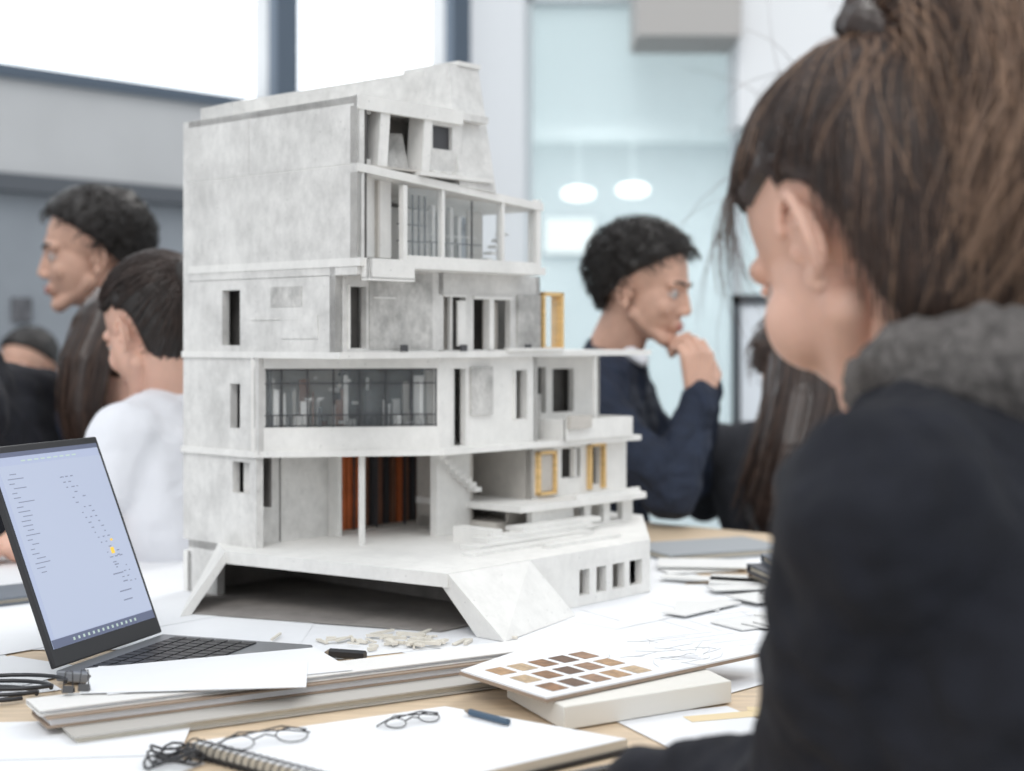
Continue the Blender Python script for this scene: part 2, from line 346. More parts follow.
W('wht',(.187,.044),(.387,.044),.010,.955,1.075,[(.022,.051,.957,1.060),(.147,.174,.988,1.056)])
X('bei',.205,.245,.085,.09,.955,1.07); X('bei',.33,.37,.072,.076,.955,1.07); X('rough',.245,.287,.039,.044,.997,1.062)
X('wht',.215,.222,.05,.056,.957,1.06)
X('wht',.334,.337,.041,.044,.988,1.056); X('wht',.361,.364,.041,.044,.988,1.056); X('frm',.345,.348,.06,.062,.988,1.05)
X('wht',.377,.387,.044,.30,.955,1.075)
W('wht',(.387,.10),(.60,.10),.01,.955,1.075,[(.055,.085,.99,1.058),(.10,.15,.99,1.055)])
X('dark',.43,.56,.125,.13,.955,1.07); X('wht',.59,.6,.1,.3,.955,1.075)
X('rough',.392,.425,.07,.1,.955,1.02)
for a in (.427,.5786): X('wht',a-.005,a,.022,.10,.955,.984)
X('wht',.422,.5786,.020,.026,.955,.984); X('bei',.422,.47,.012,.02,.972,.99)
X('wht',.5,.504,.03,.034,.955,1.075)
P('wht',[(-.004,.344),(-.004,.19),(.186,.034),(.603,.022),(.603,.3),(.42,.344)],.947,.955)
# level 1-2
W('conc',(.012,.22),(.155,.22),.01,.83,.947); X('dark',.064,.0648,.2185,.22,.83,.945)
X('wht',.150,.157,.20,.232,.83,.947)
X('conc',.012,.02,.2,.22,.83,.947)
cx=.115
X('wht',cx-.003,cx+.003,.112,.118,.83,.947)
X('frm',.157,.35,.222,.224,.94,.947)
for i in range(8):
    s=.158+i*.0085; X('org',s,s+.0068,.240-.0006*i,.252,.83,.947)
for i in range(10):
    s=.228+i*.0135; X('brn' if i%2 else ('org' if i==6 else 'frm'),s,s+.008,.245,.262,.83,.947)
X('brn',.15,.38,.31,.315,.83,.947); X('frm',.243,.246,.222,.225,.83,.945); X('frm',.20,.202,.222,.225,.83,.945); X('frm',.30,.302,.222,.225,.83,.945)
X('bei',.157,.38,.22,.33,.83,.832)
X('wht',.240,.3065,.10,.112,.83,.947)
for i in range(8): X('wht',.230+i*.010,.243+i*.010,.084,.10,.936-i*.0070,.9405-i*.0070+.002)
X('bei',.38,.56,.19,.2,.83,.947); X('bei',.3065,.38,.05,.2,.832,.846)
X('bei',.3065,.3125,.1,.2,.83,.947); X('bei',.31,.39,.20,.208,.83,.947)
W('wht',(.377,.048),(.60,.048),.01,.865,.947,[(.068,.112,.898,.941),(.13,.158,.884,.943)])
X('bei',.377,.384,.048,.2,.83,.947)
for a,b,c,d,k in ((.386,.390,.878,.94,'yel'),(.422,.426,.878,.94,'yel'),(.386,.426,.936,.94,'yel'),(.386,.426,.878,.882,'yel'),
    (.503,.507,.878,.946,'yel'),(.536,.540,.878,.946,'yel'),(.503,.54,.941,.946,'yel'),(.466,.469,.9,.94,'wht')): X(k,a,b,.040,.05,c,d)
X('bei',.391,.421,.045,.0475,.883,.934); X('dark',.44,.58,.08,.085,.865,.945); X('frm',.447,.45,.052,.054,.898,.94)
P('wht',[(.30,.0),(.572,-.010),(.60,.05),(.60,.25),(.30,.2)],.864,.873)
X('wht',.42,.57,.0,.004,.873,.880)
W('wht',(.335,.01),(.565,.01),.01,.83,.864,[(.09,.115,.834,.86),(.13,.16,.834,.86),(.175,.205,.834,.86)])
X('bei',.33,.56,.05,.054,.83,.864)
for i,(s0,s1,a0,a1,z0,z1) in enumerate([(.17,.40,-.045,-.01,.83,.836),(.20,.42,-.03,.0,.836,.842),(.13,.36,-.07,-.05,.83,.834),(.25,.40,-.095,-.08,.83,.835),(.28,.45,-.02,.01,.842,.848),(.22,.24,-.02,.05,.83,.85)]): X('wht',s0,s1,a0,a1,z0,z1)
# plinth
DP=[(.001,.33),(.001,.27),(-.038,.205),(.014,-.137),(.407,-.137),(.63,.04),(.63,.344),(.1,.344)]
P('wht',DP,.814,.83)
hexa(B['wht'],[(-.121,.186,0),(-.104,.186,0),(-.02,.275,0),(-.035,.285,0)],[(-.0375,.2055,z_(.829)),(-.022,.2055,z_(.829)),(.005,.268,z_(.829)),(.0,.268,z_(.829))])
hexa(B['wht'],[(.0274,-.213,0),(.2046,-.172,0),(.2046,-.135,0),(.0274,-.170,0)],[(.0145,-.1372,z_(.8292)),(.159,-.1372,z_(.8292)),(.159,-.115,z_(.829)),(.0145,-.112,z_(.829))])
W('wht',(.150,-.1365),(.407,-.1365),.012,.76,.814,[(.106,.127,.773,.806),(.141,.162,.773,.806),(.175,.201,.773,.806),(.212,.240,.773,.806)])
W('wht',(.407,-.137),(.63,.04),.01,.76,.814); X('wht',.62,.63,.04,.344,.76,.814); X('wht',.0,.63,.334,.344,.76,.814)
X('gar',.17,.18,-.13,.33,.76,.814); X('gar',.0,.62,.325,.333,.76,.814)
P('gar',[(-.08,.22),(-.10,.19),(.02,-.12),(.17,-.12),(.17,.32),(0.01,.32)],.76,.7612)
X('bei',.2,.40,-.09,-.086,.76,.814)
for k,m_ in (('conc',CONC),('rough',CONR),('wht',WHT),('bei',BEI),('dark',DRK),('frm',FRM),('yel',YEL),('org',ORG),('brn',BRN),('gls',GLS),('gar',GAR)):
    nm_={'conc':'concrete_walls','rough':'rough_panels','wht':'slabs_and_frames','bei':'inner_walls','dark':'window_recesses','frm':'mullions','yel':'timber_frames','org':'orange_screens','brn':'brown_screens','gls':'glazing','gar':'garage_shaded_lining'}[k]
    finish(B[k],nm_,m_,AM)
# ---------------------------------------------------------------- table objects
def rect(c,d,w,h):
    d=V(d).normalized(); n=V((-d.y,d.x)); c=V(c); return [c,c+d*w,c+d*w+n*h,c+n*h]
def sheet(c,d,w,h,z,name='paper_sheet',m=PAPER,th=.0008):
    bm=bmesh.new(); prism(bm,[tuple(p) for p in rect(c,d,w,h)],z,z+th); return finish(bm,name,m)
def book(name,c,d,w,h,z,th,cover,page=PAGE,ct=.0025,parent=None):
    e=empty(name) if parent is None else parent
    bm=bmesh.new(); prism(bm,rect(c,d,w,h),z,z+ct); prism(bm,rect(c,d,w,h),z+th-ct,z+th)
    dn=V(d).normalized(); n=V((-dn.y,dn.x)); prism(bm,rect(V(c)+n*(h-ct),d,w,ct),z+ct,z+th-ct)
    finish(bm,'cover',cover,e)
    bm=bmesh.new(); prism(bm,rect(V(c)+dn*.004+n*.004,d,w-.008,h-.008),z+ct,z+th-ct); finish(bm,'pages',page,e)
    return e
PD=V((.857,.514)).normalized()
PF=V((-.395,1.275))
e=empty('portfolio_stack')
COV=mat('cover_grey',(.45,.43,.40),.7)
book('x',PF+V((.03,-.025)),PD,.51,.055,TZ+.001,.008,COV,mat('page_cream',(.72,.67,.57),.8,.15,200,stretch=(.02,.02,9)),ct=.0015,parent=e)
book('x',PF,PD,.55,.055,TZ+.0093,.009,KRAFT,PAPER,ct=.0016,parent=e)
book('x',PF+V((-.008,.005)),PD,.552,.05,TZ+.0186,.005,mat('cover_white',(.75,.74,.72),.7),PAPER,ct=.001,parent=e)
sheet((-.36,1.335),(.90,.43),.23,.115,TZ+.0242)
sheet((-.385,1.335),(.985,.12),.20,.11,TZ+.0252)
sheet((-.52,1.13),(.75,-.45),.2,.2,TZ+.001)
sheet((-.47,1.20),(.95,.1),.20,.12,TZ+.0022)
bm=bmesh.new()
for i in range(70):
    ee=random.uniform(-.3,1.42); n_=random.uniform(.15,1.30); p=V(tp(ee,n_))
    if p.x>.0 and p.y<1.35 : continue
    if p.y<1.3 and p.x>-.45: continue
    a=random.uniform(0,3.14); c=p-V((.1,.1))
    rr=rect(c,(math.cos(a),math.sin(a)),.297,.21)
    if any(((v-T0).dot(NN)<.06 or (v-T0).dot(NN)>1.45 or (v-T0).dot(E)>1.5 or (v.y<1.34 and v.x>-.42) or (v.y<1.5 and v.x>0)) for v in rr): continue
    prism(bm,[tuple(p) for p in rr],TZ+.0001+i*.00002,TZ+.0002+i*.00002)
prism(bm,[tuple(p) for p in rect((-.60,1.55),E,.9,.75)],TZ+.0015,TZ+.0018)
prism(bm,[tuple(p) for p in rect((.0,1.52),PD,.35,.42)],TZ+.0002,TZ+.0010)
prism(bm,[tuple(p) for p in rect((.19,1.42),(.7,.7),.2,.14)],TZ+.0011,TZ+.0013)
prism(bm,[tuple(p) for p in rect((.13,1.25),(.9,.4),.12,.10)],TZ+.0009,TZ+.0010)
prism(bm,[tuple(p) for p in rect((-.56,1.33),(.5,.85),.25,.12)],TZ+.0019,TZ+.0021)
prism(bm,[tuple(p) for p in rect((.27,2.18),(.8,.6),.297,.21)],TZ+.0004,TZ+.0007)
finish(bm,'loose_papers',PAPER)
# thin card offcuts and drawing stacks on the right
bm=bmesh.new(); random.seed(40)
for i in range(26):
    p=V((random.uniform(.16,.42),random.uniform(1.72,2.35))); a=random.uniform(-.5,.9); s1=random.uniform(.05,.16); s2=random.uniform(.02,.10); z=TZ+.0022+random.choice([0,.0022,.0044])
    if p.x>.33 and 1.93<p.y<2.2: continue
    if .2<p.x and 2.24<p.y: continue
    prism(bm,rect(p,(math.cos(a),math.sin(a)),s1,s2),z,z+.0016)
finish(bm,'card_offcuts',mat('card_white',(.72,.72,.71),.8,.05,20))
random.seed(41); ln=[]
for i in range(16):
    p=V((random.uniform(.10,.30),random.uniform(1.62,1.90))); a=random.choice([.5,2.07])+random.gauss(0,.03); L_=random.uniform(.03,.10)
    ln.append([(p.x,p.y,TZ+.0021),(p.x+math.cos(a)*L_,p.y+math.sin(a)*L_,TZ+.0021)])
tube('plan_drawing_lines',ln,.0002,mat('graphite_light',(.6,.6,.62),.6))
# front sketchbook, open
e=empty('open_sketchbook')
quad=[(-.262,1.225),(-.06,1.345),(.095,1.235),(-.09,1.085)]
def inset(qd,s):
    c=sum((V(p) for p in qd),V((0,0)))/4; return [tuple(c+(V(p)-c)*s) for p in qd]
bm=bmesh.new(); prism(bm,inset(quad,1.03),TZ+.001,TZ+.004); finish(bm,'cover',BLACK,e)
bm=bmesh.new(); prism(bm,quad,TZ+.004,TZ+.011); finish(bm,'pages',PAGE,e)
bm=bmesh.new(); prism(bm,inset(quad,.995),TZ+.011,TZ+.0118); finish(bm,'top_page',PAPER,e)
a=V(quad[0]);b=V(quad[3])
pol=[]
for i in range(26):
    c=a+(b-a)*(i+.5)/26; pol.append([(c.x+.007*math.cos(t),c.y+.002*math.cos(t),TZ+.0075+.008*math.sin(t)) for t in [k*math.pi/5 for k in range(11)]])
tube('spiral_binding',pol,.0008,BLACK,e)
# swatch sketchbook on foam block
e=empty('foam_board_block'); bm=bmesh.new(); prism(bm,[(.045,1.30),(.205,1.40),(.165,1.52),(-.005,1.42)],TZ+.0015,TZ+.022); finish(bm,'block',mat('foam',(.74,.72,.67),.8),e,bevel=.001)
sq=[(-.05,1.42),(.06,1.60),(.27,1.52),(.03,1.31)]
e=empty('swatch_sketchbook')
bm=bmesh.new(); prism(bm,sq,TZ+.023,TZ+.026); finish(bm,'cover',KRAFT,e)
bm=bmesh.new(); prism(bm,inset(sq,.99),TZ+.026,TZ+.0275); finish(bm,'page',PAPER,e)
s0=V(sq[3]);u_=(V(sq[2])-s0);v_=(V(sq[0])-s0)
cols=[(.26,.14,.07),(.42,.26,.14),(.14,.08,.05),(.52,.38,.24),(.30,.18,.11)]
for i in range(5):
    for j in range(3):
        c0=s0+u_*(.06+i*.085)+v_*(.10+j*.29)
        bm=bmesh.new(); prism(bm,[c0,c0+u_*.062,c0+u_*.062+v_*.20,c0+v_*.20],TZ+.0276,TZ+.0279)
        k=(i*2+j*3)%5
        finish(bm,'swatch_%d_%d'%(i,j),mat('swatch_%d'%k,cols[k],.6,.4,120),e)
lines=[]; random.seed(3)
for i in range(26):
    a=s0+u_*random.uniform(.5,.85)+v_*random.uniform(.1,.8); b=a+u_*random.uniform(-.15,.15)+v_*random.uniform(-.2,.2)
    m_=(a+b)/2+V((random.uniform(-.005,.005),random.uniform(-.005,.005)))
    lines.append([(p.x,p.y,TZ+.0277) for p in (a,m_,b)])
tube('pencil_lines',lines,.0002,mat('graphite',(.45,.45,.47),.6),e)
def pencil(a,b,r,col,name='pencil'):
    e=empty(name); a=V(a);b=V(b);d=(b-a)
    bm=bmesh.new(); q_=d.to_track_quat('Z','Y').to_matrix().to_4x4()
    bmesh.ops.create_cone(bm,cap_ends=True,segments=6,radius1=r,radius2=r,depth=d.length*.86,matrix=M.Translation(a+d*.43)@q_); finish(bm,'shaft',col,e)
    bm=bmesh.new(); bmesh.ops.create_cone(bm,cap_ends=True,segments=12,radius1=r*.95,radius2=r*.12,depth=d.length*.14,matrix=M.Translation(a+d*.93)@q_); finish(bm,'tip',mat('pencil_tip',(.25,.2,.15),.6),e)
pencil((-.003,1.275,TZ+.0152),(-.042,1.315,TZ+.0152),.003,mat('pencil_blue',(.05,.09,.14),.4))
pencil((-.155,1.585,TZ+.0068),(-.20,1.60,TZ+.0068),.005,BLACK,'marker')
pencil((-.12,1.545,TZ+.0045),(-.165,1.535,TZ+.0045),.0025,mat('pencil_red',(.5,.08,.04),.5))
pencil((.10,1.19,TZ+.0042),(-.0,1.125,TZ+.0042),.004,BLACK,'pen')
# wire-rimmed eyeglasses, folded and lying flat on the page
def glasses(c,d,s=1.):
    e=empty('eyeglasses'); c=V(c); d=V((*d,0)).normalized(); n=V((-d.y,d.x,0)); up=V((0,0,1))
    rim=[]
    for sg in (-1,1):
        cc=c+d*sg*.026*s; rim.append([tuple(cc+d*.015*s*math.cos(t)+up*(.004*s*math.sin(t)+.005*s)+n*.010*s*math.sin(t)) for t in [k*math.pi/10 for k in range(20)]])
    tube('rims',rim,.0006,BLACK,e,cyclic=True)
    l=[[tuple(c-d*.011*s+up*.006*s),tuple(c+up*.009*s),tuple(c+d*.011*s+up*.006*s)]]
    for sg in (-1,1):
        p=c+d*sg*.041*s+up*.008*s; l.append([tuple(p),tuple(p-d*sg*.02*s+n*.012*s+up*.003*s),tuple(p-d*sg*.07*s+n*.018*s-up*.003*s),tuple(p-d*sg*.09*s+n*.010*s-up*.006*s)])
    tube('temples',l,.0007,BLACK,e)
glasses((-.200,1.215,TZ+.0125),(.8,.5),.9)
glasses((-.085,1.28,TZ+.0125),(.8,.6),.65)
for x,y in ((-.395,1.335),(-.383,1.342)):
    e=empty('binder_clip'); zb=TZ+.0262
    bm=bmesh.new(); hexa(bm,[(x-.005,y-.003,zb),(x+.005,y-.003,zb),(x+.005,y+.004,zb),(x-.005,y+.004,zb)],[(x-.005,y,zb+.006),(x+.005,y,zb+.006),(x+.005,y+.001,zb+.006),(x-.005,y+.001,zb+.006)]); finish(bm,'body',BLACK,e)
    tube('handle',[[(x-.004,y,zb+.006),(x-.003,y+.003,zb+.018),(x+.003,y+.003,zb+.018),(x+.004,y,zb+.006)]],.0006,BLACK,e)
pol=[]
for k in range(3):
    pol.append([( -.275+.020*math.cos(t*(1+.1*k))+.004*t/3, 1.19+.014*math.sin(t*(1.1))+.008*k, TZ+.006+.002*k+.003*math.sin(3*t)) for t in [i*.35 for i in range(28)]])
tube('coiled_cable',pol,.0011,BLACK,None,res=2)
pol=[[(-.50+.05*math.cos(t)+.01*k,1.42+.03*math.sin(t)+.012*k,TZ+.005+.003*k) for t in [i*.3 for i in range(20)]] for k in range(3)]
tube('earphone_cable',pol,.002,BLACK,None,res=2)
bm=bmesh.new(); random.seed(12)
for i in range(46):
    p=V((-.20,1.69))+V((random.gauss(.07,.055),random.gauss(-.02,.018))); a=random.uniform(0,3); s1=random.uniform(.010,.036); s2=random.uniform(.002,.006); z=TZ+.0019+random.choice([0,0,.002])
    prism(bm,rect(p,(math.cos(a),math.sin(a)),s1,s2),z,z+random.uniform(.0015,.004))
finish(bm,'foam_scraps',mat('scrap',(.72,.68,.60),.8,.1,30))
# ---------------------------------------------------------------- laptop
e=empty('laptop'); Hd=V((.32,.947)).normalized(); Bd=V((.947,-.32)).normalized()
H2=V((-.388,1.665)); Wl=.195; Dl=.185; H1=H2-Hd*Wl
SIL=mat('laptop_silver',(.28,.29,.31),.4,metal=.6)
bm=bmesh.new(); prism(bm,[H1,H1+Bd*Dl,H2+Bd*Dl,H2],TZ+.003,TZ+.014); finish(bm,'base',SIL,e,bevel=.002)
bm=bmesh.new()
for r_ in range(6):
    for c_ in range(12):
        p=H1+Bd*(.025+r_*.017)+Hd*(.012+c_*.0142); prism(bm,[p,p+Bd*.0145,p+Bd*.0145+Hd*.012,p+Hd*.012],TZ+.014,TZ+.0155)
finish(bm,'keys',BLACK,e)
bm=bmesh.new(); p=H1+Bd*.138+Hd*.06; prism(bm,[p,p+Bd*.038,p+Bd*.038+Hd*.08,p+Hd*.08],TZ+.0141,TZ+.0145); finish(bm,'touchpad',mat('touchpad',(.2,.2,.22),.3),e)
sn,cs=.37,.929; hl=.232
O3=V((H1.x,H1.y,TZ+.016)); ux=V((Hd.x,Hd.y,0)); uy=V((-Bd.x*sn,-Bd.y*sn,cs)); uz=ux.cross(uy).normalized()
if uz.dot(V((Bd.x,Bd.y,0)))<0: uz=-uz
def lid(bm,x0,x1,y0,y1,z0,z1):
    hexa(bm,[O3+ux*a+uy*b+uz*z0 for a,b in ((x0,y0),(x1,y0),(x1,y1),(x0,y1))],[O3+ux*a+uy*b+uz*z1 for a,b in ((x0,y0),(x1,y0),(x1,y1),(x0,y1))])
bm=bmesh.new(); lid(bm,0,Wl,0,hl,-.006,0); finish(bm,'lid',BLACK,e,bevel=.0015)
SCR=mat('screen_glow',(.1,.1,.12),.3,emit=(.42,.49,.68),es=.85)
bm=bmesh.new(); lid(bm,.006,Wl-.006,.018,hl-.008,.0002,.0006); finish(bm,'display',SCR,e)
bm=bmesh.new(); lid(bm,.012,Wl-.006,.028,hl-.022,.0006,.0008); finish(bm,'document_page',mat('page_glow',(.1,.1,.1),.3,emit=(.46,.53,.71),es=.85),e)
bm=bmesh.new(); lid(bm,.006,Wl-.006,.018,.027,.0007,.0009); lid(bm,.006,Wl-.006,hl-.013,hl-.008,.0007,.0009); finish(bm,'taskbar',mat('taskbar',(.05,.05,.06),.4,emit=(.12,.15,.26),es=.7),e)
bm=bmesh.new()
for i in range(14): x=.04+i*.0085; lid(bm,x,x+.003,.0210,.0240,.001,.0012)
for i in range(9): lid(bm,.05+i*.011,.057+i*.011,hl-.019,hl-.0175,.001,.0012)
finish(bm,'icons',mat('icons',(.3,.4,.3),.4,emit=(.4,.45,.5),es=.7),e)
bm=bmesh.new(); random.seed(8)
for i in range(22):
    x=.02 if i%3 else .025; y=.2-i*.005 ; lid(bm,x,x+random.uniform(.006,.026),y,y+.0009,.001,.0012)
for i in range(22):
    for j in range(3): 
        if random.random()<.6: lid(bm,.105+i*.0025+j*.009,.105+i*.0025+j*.009+random.uniform(.002,.006),.190-i*.006,.1911-i*.006,.001,.0012)
for i in range(6): lid(bm,.15+random.uniform(-.01,.01),.155+random.uniform(0,.012),.045+i*.010,.0463+i*.010,.001,.0012)
finish(bm,'screen_text',mat('screen_text',(.1,.1,.1),.5,emit=(.22,.26,.40),es=.7),e)
bm=bmesh.new(); lid(bm,.150,.156,.098,.105,.0013,.0015); lid(bm,.155,.159,.112,.1145,.0013,.0015); finish(bm,'screen_icon',mat('screen_yellow',(.6,.4,.05),.5,emit=(.8,.5,.05),es=.7),e)
book('book',(.36,1.98),(.95,.25),.17,.12,TZ+.0012,.014,KRAFT)
book('book',(.35,1.98),(.97,.18),.16,.12,TZ+.0155,.012,mat('cover_dark',(.06,.065,.08),.6))
book('book',(.36,2.01),(.97,.1),.14,.1,TZ+.0278,.012,mat('cover_slate',(.15,.17,.2),.6))
book('book',(.24,2.28),(.9,.4),.22,.14,TZ+.0012,.012,mat('cover_grey2',(.3,.32,.34),.6))
book('book',(-.72,1.84),(.7,.6),.18,.1,TZ+.0022,.01,mat('cover_slate',(.15,.17,.2),.6))
e=empty('tape_strip'); bm=bmesh.new(); prism(bm,rect((.16,1.33),(.9,.3),.15,.02),TZ+.0012,TZ+.0014); prism(bm,rect((.215,1.37),(.9,-.1),.12,.015),TZ+.0014,TZ+.0016); finish(bm,'tape',mat('yellow_tape',(.75,.60,.36),.6),e)
# ---------------------------------------------------------------- people
def hmat(c,yaw,pitch,roll=0):
    f=V((math.cos(yaw)*math.cos(pitch),math.sin(yaw)*math.cos(pitch),math.sin(pitch)))
    r=f.cross(V((0,0,1))).normalized(); u=r.cross(f)
    m=M((r,f,u)).transposed().to_4x4(); return M.Translation(V(c))@m@M.Rotation(roll,4,'Y')
def head_bm(fem=False,dy=0):
    bm=bmesh.new()
    sph(bm,(0,-.012,.035),(.072,.093,.080),32)
    sph(bm,(0,.028,-.022),(.060,.056,.074),28)
    sph(bm,(0,.066+dy,-.090),(.018,.014,.014) if fem else (.023,.016,.016))
    for s in (-1,1):
        cap(bm,(s*.046,.006,-.050),(s*.018,.062+dy,-.090),.018 if fem else .016,.013)
        if fem: sph(bm,(s*.036,.048,-.034),(.030,.028,.032))
        else: sph(bm,(s*.034,.056,-.028),(.022,.020,.022))
        sph(bm,(s*.0105,.089+dy,-.034),(.0075,.008,.0065))
        cap(bm,(s*.016,.079,.019),(s*.042,.066,.017),.009,.009)
    cap(bm,(0,.080,.012),(0,.0945+dy,-.028),.0065,.0085)
    cap(bm,(0,.074,.03),(0,.080,.012),.012,.008)
    sph(bm,(0,.076+dy,-.060),(.020,.012,.015))
    return bm
def ear(parent,mw,s,m,size=1.):
    bm=bmesh.new(); z=size
    base=V((s*.070,-.008,-.010)); pts=[]
    for k in range(17):
        t=-1.8+k*4.5/16
        pts.append(base+V((s*(.004+.010*z*max(0,math.cos(t))),-.0140*z*math.cos(t),(.026*math.sin(t)+.001)*z)))
    for i in range(16): cap(bm,pts[i],pts[i+1],.0029*z,.0029*z,10)
    sph(bm,base+V((s*.001,-.001,.001)),(.0035,.012*z,.022*z),16)
    cap(bm,base+V((s*.006,-.006,-.012)),base+V((s*.008,-.0065,.006)),.0022*z,.0022*z,10)
    cap(bm,base+V((s*.008,-.0065,.006)),base+V((s*.006,.001,.014)),.0022*z,.0018*z,10)
    sph(bm,base+V((s*.004,.002,-.023*z)),(.004*z,.0068*z,.0085*z),12)
    sph(bm,base+V((s*.003,.010,-.004)),(.004,.003,.006),12)
    blob(bm,'ear',m,parent,.0012,2,mw=mw)
def face_parts(parent,mw,hair,skin,dy=0):
    for s in (-1,1):
        bm=bmesh.new(); sph(bm,(s*.030,.0665,-.001),.0125,16); finish(bm,'eyeball',EYEW,parent,True,mw=mw)
        bm=bmesh.new(); sph(bm,(s*.030,.0760,-.001),(.0055,.0035,.0055),12); finish(bm,'iris',HAIRB,parent,True,mw=mw)
        bm=bmesh.new(); cap(bm,(s*.017,.0765,.005),(s*.042,.069,.003),.0045,.0035,10); cap(bm,(s*.02,.076,-.008),(s*.040,.070,-.007),.0035,.003,10); finish(bm,'eyelids',skin,parent,True,mw=mw)
        bm=bmesh.new(); cap(bm,(s*.014,.0875,.019),(s*.032,.083,.024),.003,.0026,8); cap(bm,(s*.032,.083,.024),(s*.046,.069,.020),.0026,.0018,8); finish(bm,'eyebrow',hair,parent,True,mw=mw)
    bm=bmesh.new()
    for x in (-.016,.016):
        cap(bm,(x,.083+dy,-.0585),(0,.0885+dy,-.057),.0025,.0035,10); cap(bm,(x*.75,.084+dy,-.064),(0,.088+dy,-.065),.0025,.004,10)
    finish(bm,'lips',LIP,parent,True,mw=mw)
def hf_m(d): return d.z-(.9*d.y-.25)
def hf_f(d): return max(hf_m(d),-d.y-.20)
def hf_w(d):
    f=max(hf_m(d)+.15,-d.y-.16)
    if d.y>.1 and d.z<.12: f-=.45
    ed=math.sqrt((d.y-.02)**2*1.3+(d.z+.46)**2*.8)
    if abs(d.x)>.5: f=min(f,(ed-.33)*1.4)
    return f
def hf_n(d):   # foreground hairline: lower nape, narrow gap at the ear
    f=max(hf_m(d)+.15,-d.y-.08)
    if d.y>.1 and d.z<.12: f-=.45
    ed=math.sqrt((d.y-.06)**2*1.6+(d.z+.40)**2*.9)
    if abs(d.x)>.5: f=min(f,(ed-.31)*1.4)
    return f
RX,RY,RZ=.074,.093,.080; HC=V((0,-.012,.035))
def hpt(d,k): return V((d.x*RX*k,d.y*RY*k,d.z*RZ*k))+HC
def haircap(parent,mw,m,top=1.12,fuzz=.03,nape=1.08,off=0.,hf=hf_m,stretch=.035):
    bm=bmesh.new(); bmesh.ops.create_icosphere(bm,subdivisions=5,radius=1)
    for v in bm.verts:
        d=v.co.normalized(); f=hf(d)+off
        k=nape+(top-nape)*max(0,min(1,(d.z+.2)/1.0))
        k+=fuzz*noise.noise(d*5)+fuzz*.6*noise.noise(d*13)
        g=max(0,min(1,(f+.03)/.16)); k=.84+(k-.84)*g
        p=hpt(d,k)
        if d.z<0: p.z+=d.z*stretch*g*(1 if d.y<0 else .3)
        v.co=p
    return finish(bm,'hair_cap',m,parent,True,mw=mw)
def short_strands(parent,mw,m,n=700,ln=.03,k0=1.08,curl=.5,r=.0012,hf=hf_m):
    pol=[]
    while len(pol)<n:
        d=V([random.gauss(0,1) for _ in range(3)]).normalized()
        if hf(d)<.04: continue
        p=hpt(d,k0); t=(V((random.gauss(0,.6),random.gauss(.3,.6),random.gauss(-.3,.4)))); t=(t-d*t.dot(d)).normalized()
        l=ln*random.uniform(.6,1.2); pts=[]
        for i in range(6):
            s=i/5; pts.append(tuple(p+t*l*s+d*(l*curl*math.sin(s*2.6))*(.5+random.random()*.1)+V((random.gauss(0,.001),)*3)))
        pol.append(pts)
    tube('hair_strands',pol,r,m,parent,res=0,taper=lambda s:1-.75*s,mw=mw)
def torso(bm,N,P_,ax,wide=1.):
    N=V(N);P_=V(P_);ax=V(ax).normalized(); prof=[(0,.10,.062),(.12,.115,.085),(.3,.095,.105),(.6,.055,.105),(.8,.06,.11),(1,.075,.12)]
    top=N-V((0,0,.055))
    for i in range(15):
        t=i/14
        for j in range(len(prof)-1):
            if prof[j][0]<=t<=prof[j+1][0]:
                s=(t-prof[j][0])/(prof[j+1][0]-prof[j][0]); w_=prof[j][1]*(1-s)+prof[j+1][1]*s; r_=prof[j][2]*(1-s)+prof[j+1][2]*s
        c=top.lerp(P_,t); cap(bm,c-ax*w_*wide,c+ax*w_*wide,r_*wide,r_*wide,14)
def hand(bm,Wp,D,N,side,curl=.6,sz=1.):
    Wp=V(Wp);D=V(D).normalized();N=V(N);N=(N-D*N.dot(D)).normalized();S=D.cross(N)*side
    cap(bm,Wp-D*.02*sz,Wp+D*.01*sz,.022*sz,.022*sz,12)
    for i,(o,L) in enumerate(((.028,.070),(.009,.078),(-.010,.072),(-.028,.056))):
        k=Wp+D*(.086-abs(i-1)*.004)*sz+S*o*sz
        cap(bm,Wp+S*o*.55*sz,k,.0135*sz,.0105*sz,10)
        a=0;p=k
        for sl,ca in ((.46,.75),(.30,1.1),(.24,.7)):
            a+=curl*ca; dirv=D*math.cos(a)+N*math.sin(a)+S*(o*1.2*(1-curl)); dirv.normalize()
            q_=p+dirv*L*sl*sz; cap(bm,p,q_,.0088*sz,.0076*sz,10); p=q_
    b=Wp+D*.022*sz+S*.022*sz; m1=b+(D*.6+S*.75+N*.35).normalized()*.042*sz; m2=m1+(D*.85+S*.15+N*.45*(.5+curl)).normalized()*.03*sz; m3=m2+(D*.8-S*.1+N*.5).normalized()*.024*sz
    cap(bm,b,m1,.015*sz,.0115*sz,10);cap(bm,m1,m2,.0105*sz,.0095*sz,10);cap(bm,m2,m3,.0095*sz,.0078*sz,10)
